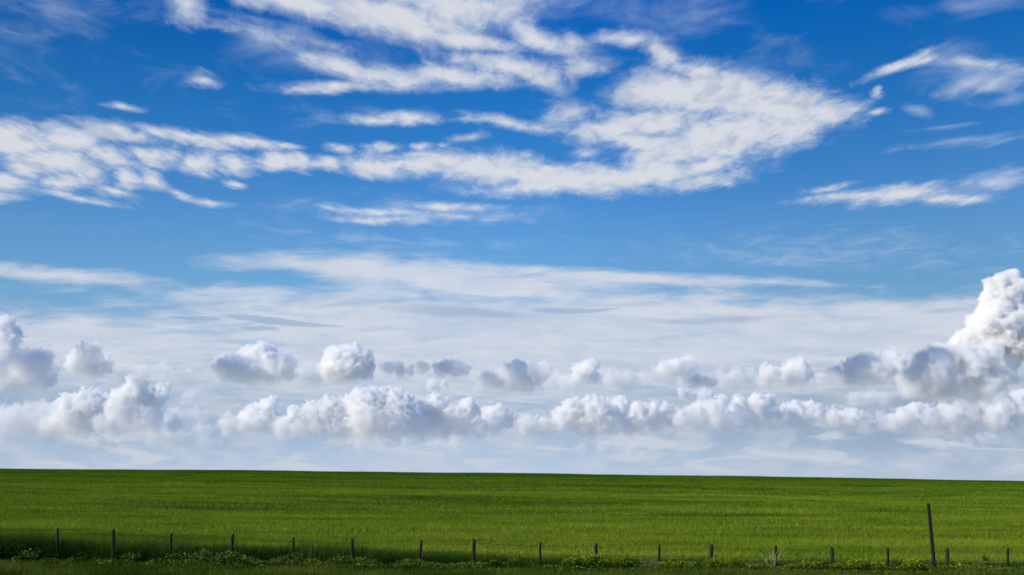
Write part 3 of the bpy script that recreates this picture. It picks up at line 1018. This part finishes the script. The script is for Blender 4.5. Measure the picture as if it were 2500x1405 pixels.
cloud('pale flat-bottomed cloud at the centre, right of the thin grey shreds', [(1080, 902, 17), (1110, 902, 19), (1134, 902, 13)], 14500, 16, 920, M_GREY)
cloud('thin grey shreds of cloud right of the bright round cloud', [(950, 897, 13), (975, 906, 14), (1003, 902, 11), (1034, 897, 10)], 14500, 17, 918, M_THIN)
cloud('bright round white cloud with a flat grey base', [
    (820, 872, 20), (850, 866, 22), (880, 880, 25), (850, 895, 34), (815, 902, 27), (890, 905, 20), (818, 912, 24), (885, 890, 22)], 13000, 18, 935, M_BRIGHT)
cloud('white-topped cloud left of the bright round cloud', [(614, 862, 18), (642, 856, 20), (655, 885, 26), (592, 872, 14), (625, 885, 24)], 13500, 19, 930, M_BRIGHT)
cloud('grey ragged cloud spreading around the white-topped cloud', [
    (540, 898, 24), (575, 898, 26), (610, 906, 28), (650, 918, 22), (690, 890, 26), (703, 872, 13), (530, 912, 18), (700, 908, 18)], 12500, 20, 940, M_GREY)
cloud('oval pale cloud with a grey tuft at the left of the sky', [(190, 888, 20), (215, 890, 24), (242, 892, 20), (265, 898, 13)], 14000, 21, 912, M_MID)
cloud('dark grey cloud tuft over the oval pale cloud', [(188, 858, 11), (212, 852, 14), (235, 850, 12), (222, 866, 14)], 13500, 22, 872, M_GREY)
cloud('pale cloud tower cut by the left edge of the sky', [(-5, 790, 22), (8, 815, 24), (5, 850, 26), (-10, 890, 36), (15, 785, 12)], 14000, 23, 925, M_MID)
cloud('grey-blue hazy cloud right of the pale tower at the left edge', [(40, 880, 28), (75, 870, 26), (100, 890, 24), (70, 900, 28), (120, 905, 16)], 14500, 24, 925, M_THIN)
cloud('warm white low puff under the grey-blue cloud at the left edge', [(30, 922, 24), (66, 924, 20), (0, 928, 24), (86, 932, 12)], 17000, 25, 945, M_LOW)

cloud('hazy shreds of cloud left of the small peaked white cloud', [(1495, 925, 17), (1535, 930, 17), (1570, 924, 13)], 15000, 51, 945, M_THIN)
cloud('hazy grey strip of cloud left of the thumb-shaped cloud', [(1345, 930, 18), (1375, 936, 16)], 14800, 52, 950, M_THIN)
cloud('faint scrap of cloud left of the bright round cloud', [(735, 910, 17), (765, 915, 15)], 14500, 53, 930, M_THIN)
cloud('pale low puffs under the flat grey cloud', [(1690, 970, 13), (1722, 964, 15), (1665, 958, 10)], 18000, 54, 980, M_MID)
cloud('long faint drift of cloud below the oval pale cloud', [(290, 905, 16), (340, 912, 18), (400, 916, 18), (455, 918, 16)], 15500, 55, 930, M_LOWT)

# -- the far bank
cloud('faint low shreds under the tallest far peak', [(365, 1066, 16), (430, 1070, 18), (500, 1060, 18), (540, 1072, 16)], 30000, 56, 1086, M_LOWT)
cloud('thin white sliver of cloud low over the skyline at the left', [(170, 1087, 7), (195, 1085, 8), (255, 1083, 9), (280, 1085, 8)], 31000, 57, 1092, M_LOWT)
cloud('thin bright sliver of cloud low under the rightmost far bank', [(2330, 1082, 8), (2360, 1080, 9), (2400, 1068, 9), (2430, 1070, 10)], 31000, 58, 1090, M_LOWT)
cloud('faint strip of low cloud under the long far bank', [(880, 1086, 10), (930, 1088, 12), (985, 1090, 12), (1110, 1082, 12), (1060, 1088, 12)], 31000, 59, 1100, M_LOWT)
cloud('faint strip of low cloud under the rounded crest', [(1420, 1096, 10), (1470, 1094, 12), (1540, 1096, 10), (1600, 1100, 10)], 31000, 60, 1106, M_LOWT)
cloud('far cumulus bank at the left with the tallest billowing peak', [
    (340, 938, 17), (326, 966, 24), (302, 988, 32), (350, 1000, 28), (400, 946, 13), (394, 966, 14), (376, 932, 6), (372, 985, 20), (365, 1020, 26), (310, 1025, 28), (275, 1010, 20)], 28000, 31, 1056, M_LOW)
cloud('far heaped cloud with a rounded shoulder, left of the tallest peak', [
    (216, 972, 17), (226, 992, 28), (180, 1005, 32), (140, 1025, 26), (240, 1025, 28), (195, 1035, 28), (255, 990, 14), (160, 995, 14)], 29000, 32, 1060, M_LOW)
cloud('faded far cloud heap at the lower left corner of the sky', [
    (102, 1002, 20), (86, 1018, 26), (55, 1010, 14), (25, 1018, 22), (0, 1032, 24), (50, 1040, 26), (110, 1040, 26), (-15, 1060, 26)], 30000, 33, 1070, M_LOWT)
cloud('single small puff floating right of the tallest far peak', [(465, 966, 13), (449, 973, 9), (474, 976, 9)], 27000, 34, 986, M_LOWT)
cloud('pair of faded puffs below the single small puff', [(428, 1016, 17), (480, 1022, 16), (410, 1030, 14), (462, 1034, 14)], 30000, 35, 1044, M_LOWT)
cloud('far cloud rising like a stair to the right', [
    (666, 982, 11), (648, 993, 16), (624, 1008, 20), (602, 1024, 22), (578, 1044, 17), (648, 1016, 22), (625, 1035, 20)], 28000, 36, 1058, M_LOW)
cloud('long far cumulus bank left of centre with a broad domed top', [
    (925, 970, 20), (890, 987, 28), (960, 982, 26), (985, 978, 16), (850, 1000, 26), (802, 1005, 26), (720, 1003, 13), (760, 1008, 20), (1000, 997, 24),
    (900, 1030, 40), (830, 1035, 34), (780, 1030, 24), (960, 1030, 40), (708, 1020, 10)], 27000, 37, 1064, M_LOW)
cloud('far cloud with two bright heads at the middle of the bank', [
    (1056, 990, 20), (1084, 988, 14), (1040, 1010, 28), (1143, 987, 13), (1150, 1000, 16), (1120, 1012, 22), (1085, 1030, 32), (1030, 1040, 28)], 27500, 38, 1064, M_LOW)
cloud('far cloud heap ending the bank just left of the gap', [(1215, 1004, 13), (1232, 1012, 14), (1200, 1025, 24), (1165, 1040, 24), (1240, 1030, 14)], 28500, 39, 1060, M_LOW)
cloud('low far bank right of the gap, with a rounded crest at its left', [
    (1435, 988, 15), (1456, 988, 15), (1402, 1002, 20), (1380, 1020, 24), (1330, 1038, 16), (1302, 1043, 11), (1450, 1012, 28), (1515, 993, 17), (1500, 1012, 26),
    (1425, 1035, 28), (1480, 1038, 26), (1352, 1035, 16)], 27000, 40, 1062, M_LOW)
cloud('low far bank with a lumpy flat top, right of the rounded crest', [
    (1560, 1003, 18), (1590, 1003, 17), (1620, 1003, 15), (1600, 1022, 20), (1545, 1025, 26), (1630, 1020, 14)], 28000, 41, 1054, M_LOW)
cloud('far cloud with a bright left face and a small puff above it', [
    (1702, 992, 13), (1682, 1000, 9), (1745, 1000, 20), (1728, 990, 14), (1766, 968, 7), (1720, 1022, 20), (1755, 1020, 16)], 27000, 42, 1046, M_LOW)
cloud('far cloud of twin upright heads right of the bright left face', [
    (1800, 988, 15), (1786, 1012, 15), (1850, 988, 20), (1874, 982, 14), (1840, 1012, 19), (1870, 1012, 18), (1815, 1018, 20)], 27500, 43, 1046, M_LOW)
cloud('small far cloud with a row of bright tops, right of the twin heads', [
    (1920, 1002, 13), (1940, 997, 14), (1975, 993, 13), (1990, 1003, 13), (1984, 1017, 15), (1940, 1022, 20)], 28000, 44, 1048, M_LOW)
cloud('tiny bright shred left of the faint column puffs in the far bank', [(2072, 1020, 10), (2052, 1025, 8), (2062, 1036, 12)], 28000, 45, 1048, M_LOW)
cloud('faint column-shaped puffs left of the rightmost far bank', [(2108, 1026, 14), (2112, 1044, 14), (2155, 1020, 11), (2152, 1038, 13)], 29000, 46, 1056, M_LOWT)
cloud('rightmost far cumulus bank running to the right edge of the sky', [
    (2202, 1018, 20), (2230, 1008, 18), (2260, 1022, 26), (2320, 1008, 24), (2360, 1002, 24), (2402, 987, 16), (2440, 977, 15), (2436, 1000, 26), (2420, 1020, 28),
    (2486, 972, 18), (2492, 1002, 22), (2370, 1028, 26), (2300, 1032, 24)], 26500, 47, 1052, M_LOW)

# -- unseen cloud patches added above the frame to shade the grey clouds below
def shade_patches(spots):
    rng = random.Random(77)
    bm = bmesh.new()
    for px, py, Y, rp in spots:
        P = at_row(px, py, Y)
        t = 1000.0
        while True:                                   # up the sun's ray until well above the frame
            Q = P + SUN_DIR * t
            fwd = Q.y * math.cos(PITCH) + Q.z * math.sin(PITCH)
            up = Q.z * math.cos(PITCH) - Q.y * math.sin(PITCH)
            if up / fwd * F > 702 + 60 + rp * 1.6:
                break
            t += 100.0
        R0 = rp * Y / F
        for i in range(9):
            off = Vector((rng.uniform(-1, 1), rng.uniform(-1, 1), rng.uniform(-0.5, 0.5))) * R0 * 0.5
            bmesh.ops.create_icosphere(bm, subdivisions=2, radius=R0 * rng.uniform(0.45, 0.7), matrix=Matrix.Translation(Q + off))
    me = bpy.data.meshes.new('shade_cloud')
    bm.to_mesh(me)
    bm.free()
    me.shade_smooth()
    m = bpy.data.materials.new('shade_cloud_white')
    m.use_nodes = True
    k = NT(m.node_tree)
    b = k.node('ShaderNodeBsdfDiffuse')
    b.inputs['Color'].default_value = (0.85, 0.85, 0.85, 1)
    out = k.node('ShaderNodeOutputMaterial')
    tr = k.node('ShaderNodeBsdfTransparent')
    mx = k.node('ShaderNodeMixShader')
    mx.inputs[0].default_value = 0.09                 # faint shading: much of the sunlight still comes through each side
    k.t.links.new(tr.outputs[0], mx.inputs[1])
    k.t.links.new(b.outputs[0], mx.inputs[2])
    k.t.links.new(mx.outputs[0], out.inputs['Surface'])
    me.materials.append(m)
    o = bpy.data.objects.new('shade_cloud', me)
    C.objects.link(o)
    tag(o, 'unseen white cloud patches added overhead to shade the grey clouds', 'cloud', kind='stuff')


shade_patches([(2330, 938, 11700, 66), (2250, 915, 11700, 44), (2400, 935, 11700, 36), (2090, 908, 12500, 62), (2160, 910, 12500, 30), (1702, 930, 13500, 34), (1300, 915, 14000, 40), (1200, 930, 14000, 34),
              (550, 902, 12500, 44), (600, 908, 12500, 36), (695, 890, 12500, 34), (1105, 902, 14500, 44), (975, 902, 14500, 50), (212, 855, 13500, 26), (80, 885, 14500, 54)])


# -- mist low in front of the clouds: thins out with height
def mist():
    x, y0, y1, z0, z1 = 16000.0, 7500.0, 10500.0, -60.0, 1700.0
    co = [(sx * x, y, z) for z in (z0, z1) for sx, y in ((-1, y0), (1, y0), (1, y1), (-1, y1))]
    me = bpy.data.meshes.new('mist')
    me.from_pydata(co, [], [(3, 2, 1, 0), (4, 5, 6, 7), (0, 1, 5, 4), (1, 2, 6, 5), (2, 3, 7, 6), (3, 0, 4, 7)])
    m = bpy.data.materials.new('mist')
    m.use_nodes = True
    k = NT(m.node_tree)
    p = k.node('ShaderNodeTexCoord').outputs['Object']
    z = k.sep(p)[2]
    n = k.noise(k.v('MULTIPLY', p, (0.0004, 0.0002, 0.0030)), 1.0, 3, 0.55)
    fall = k.m('MULTIPLY', k.m('POWER', 2.718, k.m('MULTIPLY', z, -1.0 / 420.0)), k.smooth(z, 1650.0, 900.0))
    v = k.node('ShaderNodeVolumeScatter')
    v.inputs['Color'].default_value = (0.86, 0.94, 1.0, 1)
    k.put(v.inputs['Density'], k.m('MULTIPLY', fall, k.m('MULTIPLY', k.smooth(n, 0.25, 0.75, 0.4, 1.6), MIST)))
    out = k.node('ShaderNodeOutputMaterial')
    k.t.links.new(v.outputs[0], out.inputs['Volume'])
    m.cycles.volume_step_rate = 0.15
    me.materials.append(m)
    o = bpy.data.objects.new('mist', me)
    C.objects.link(o)
    tag(o, 'pale blue mist low over the skyline in front of the far clouds', 'mist', kind='stuff')


MIST = 0.00020
mist()
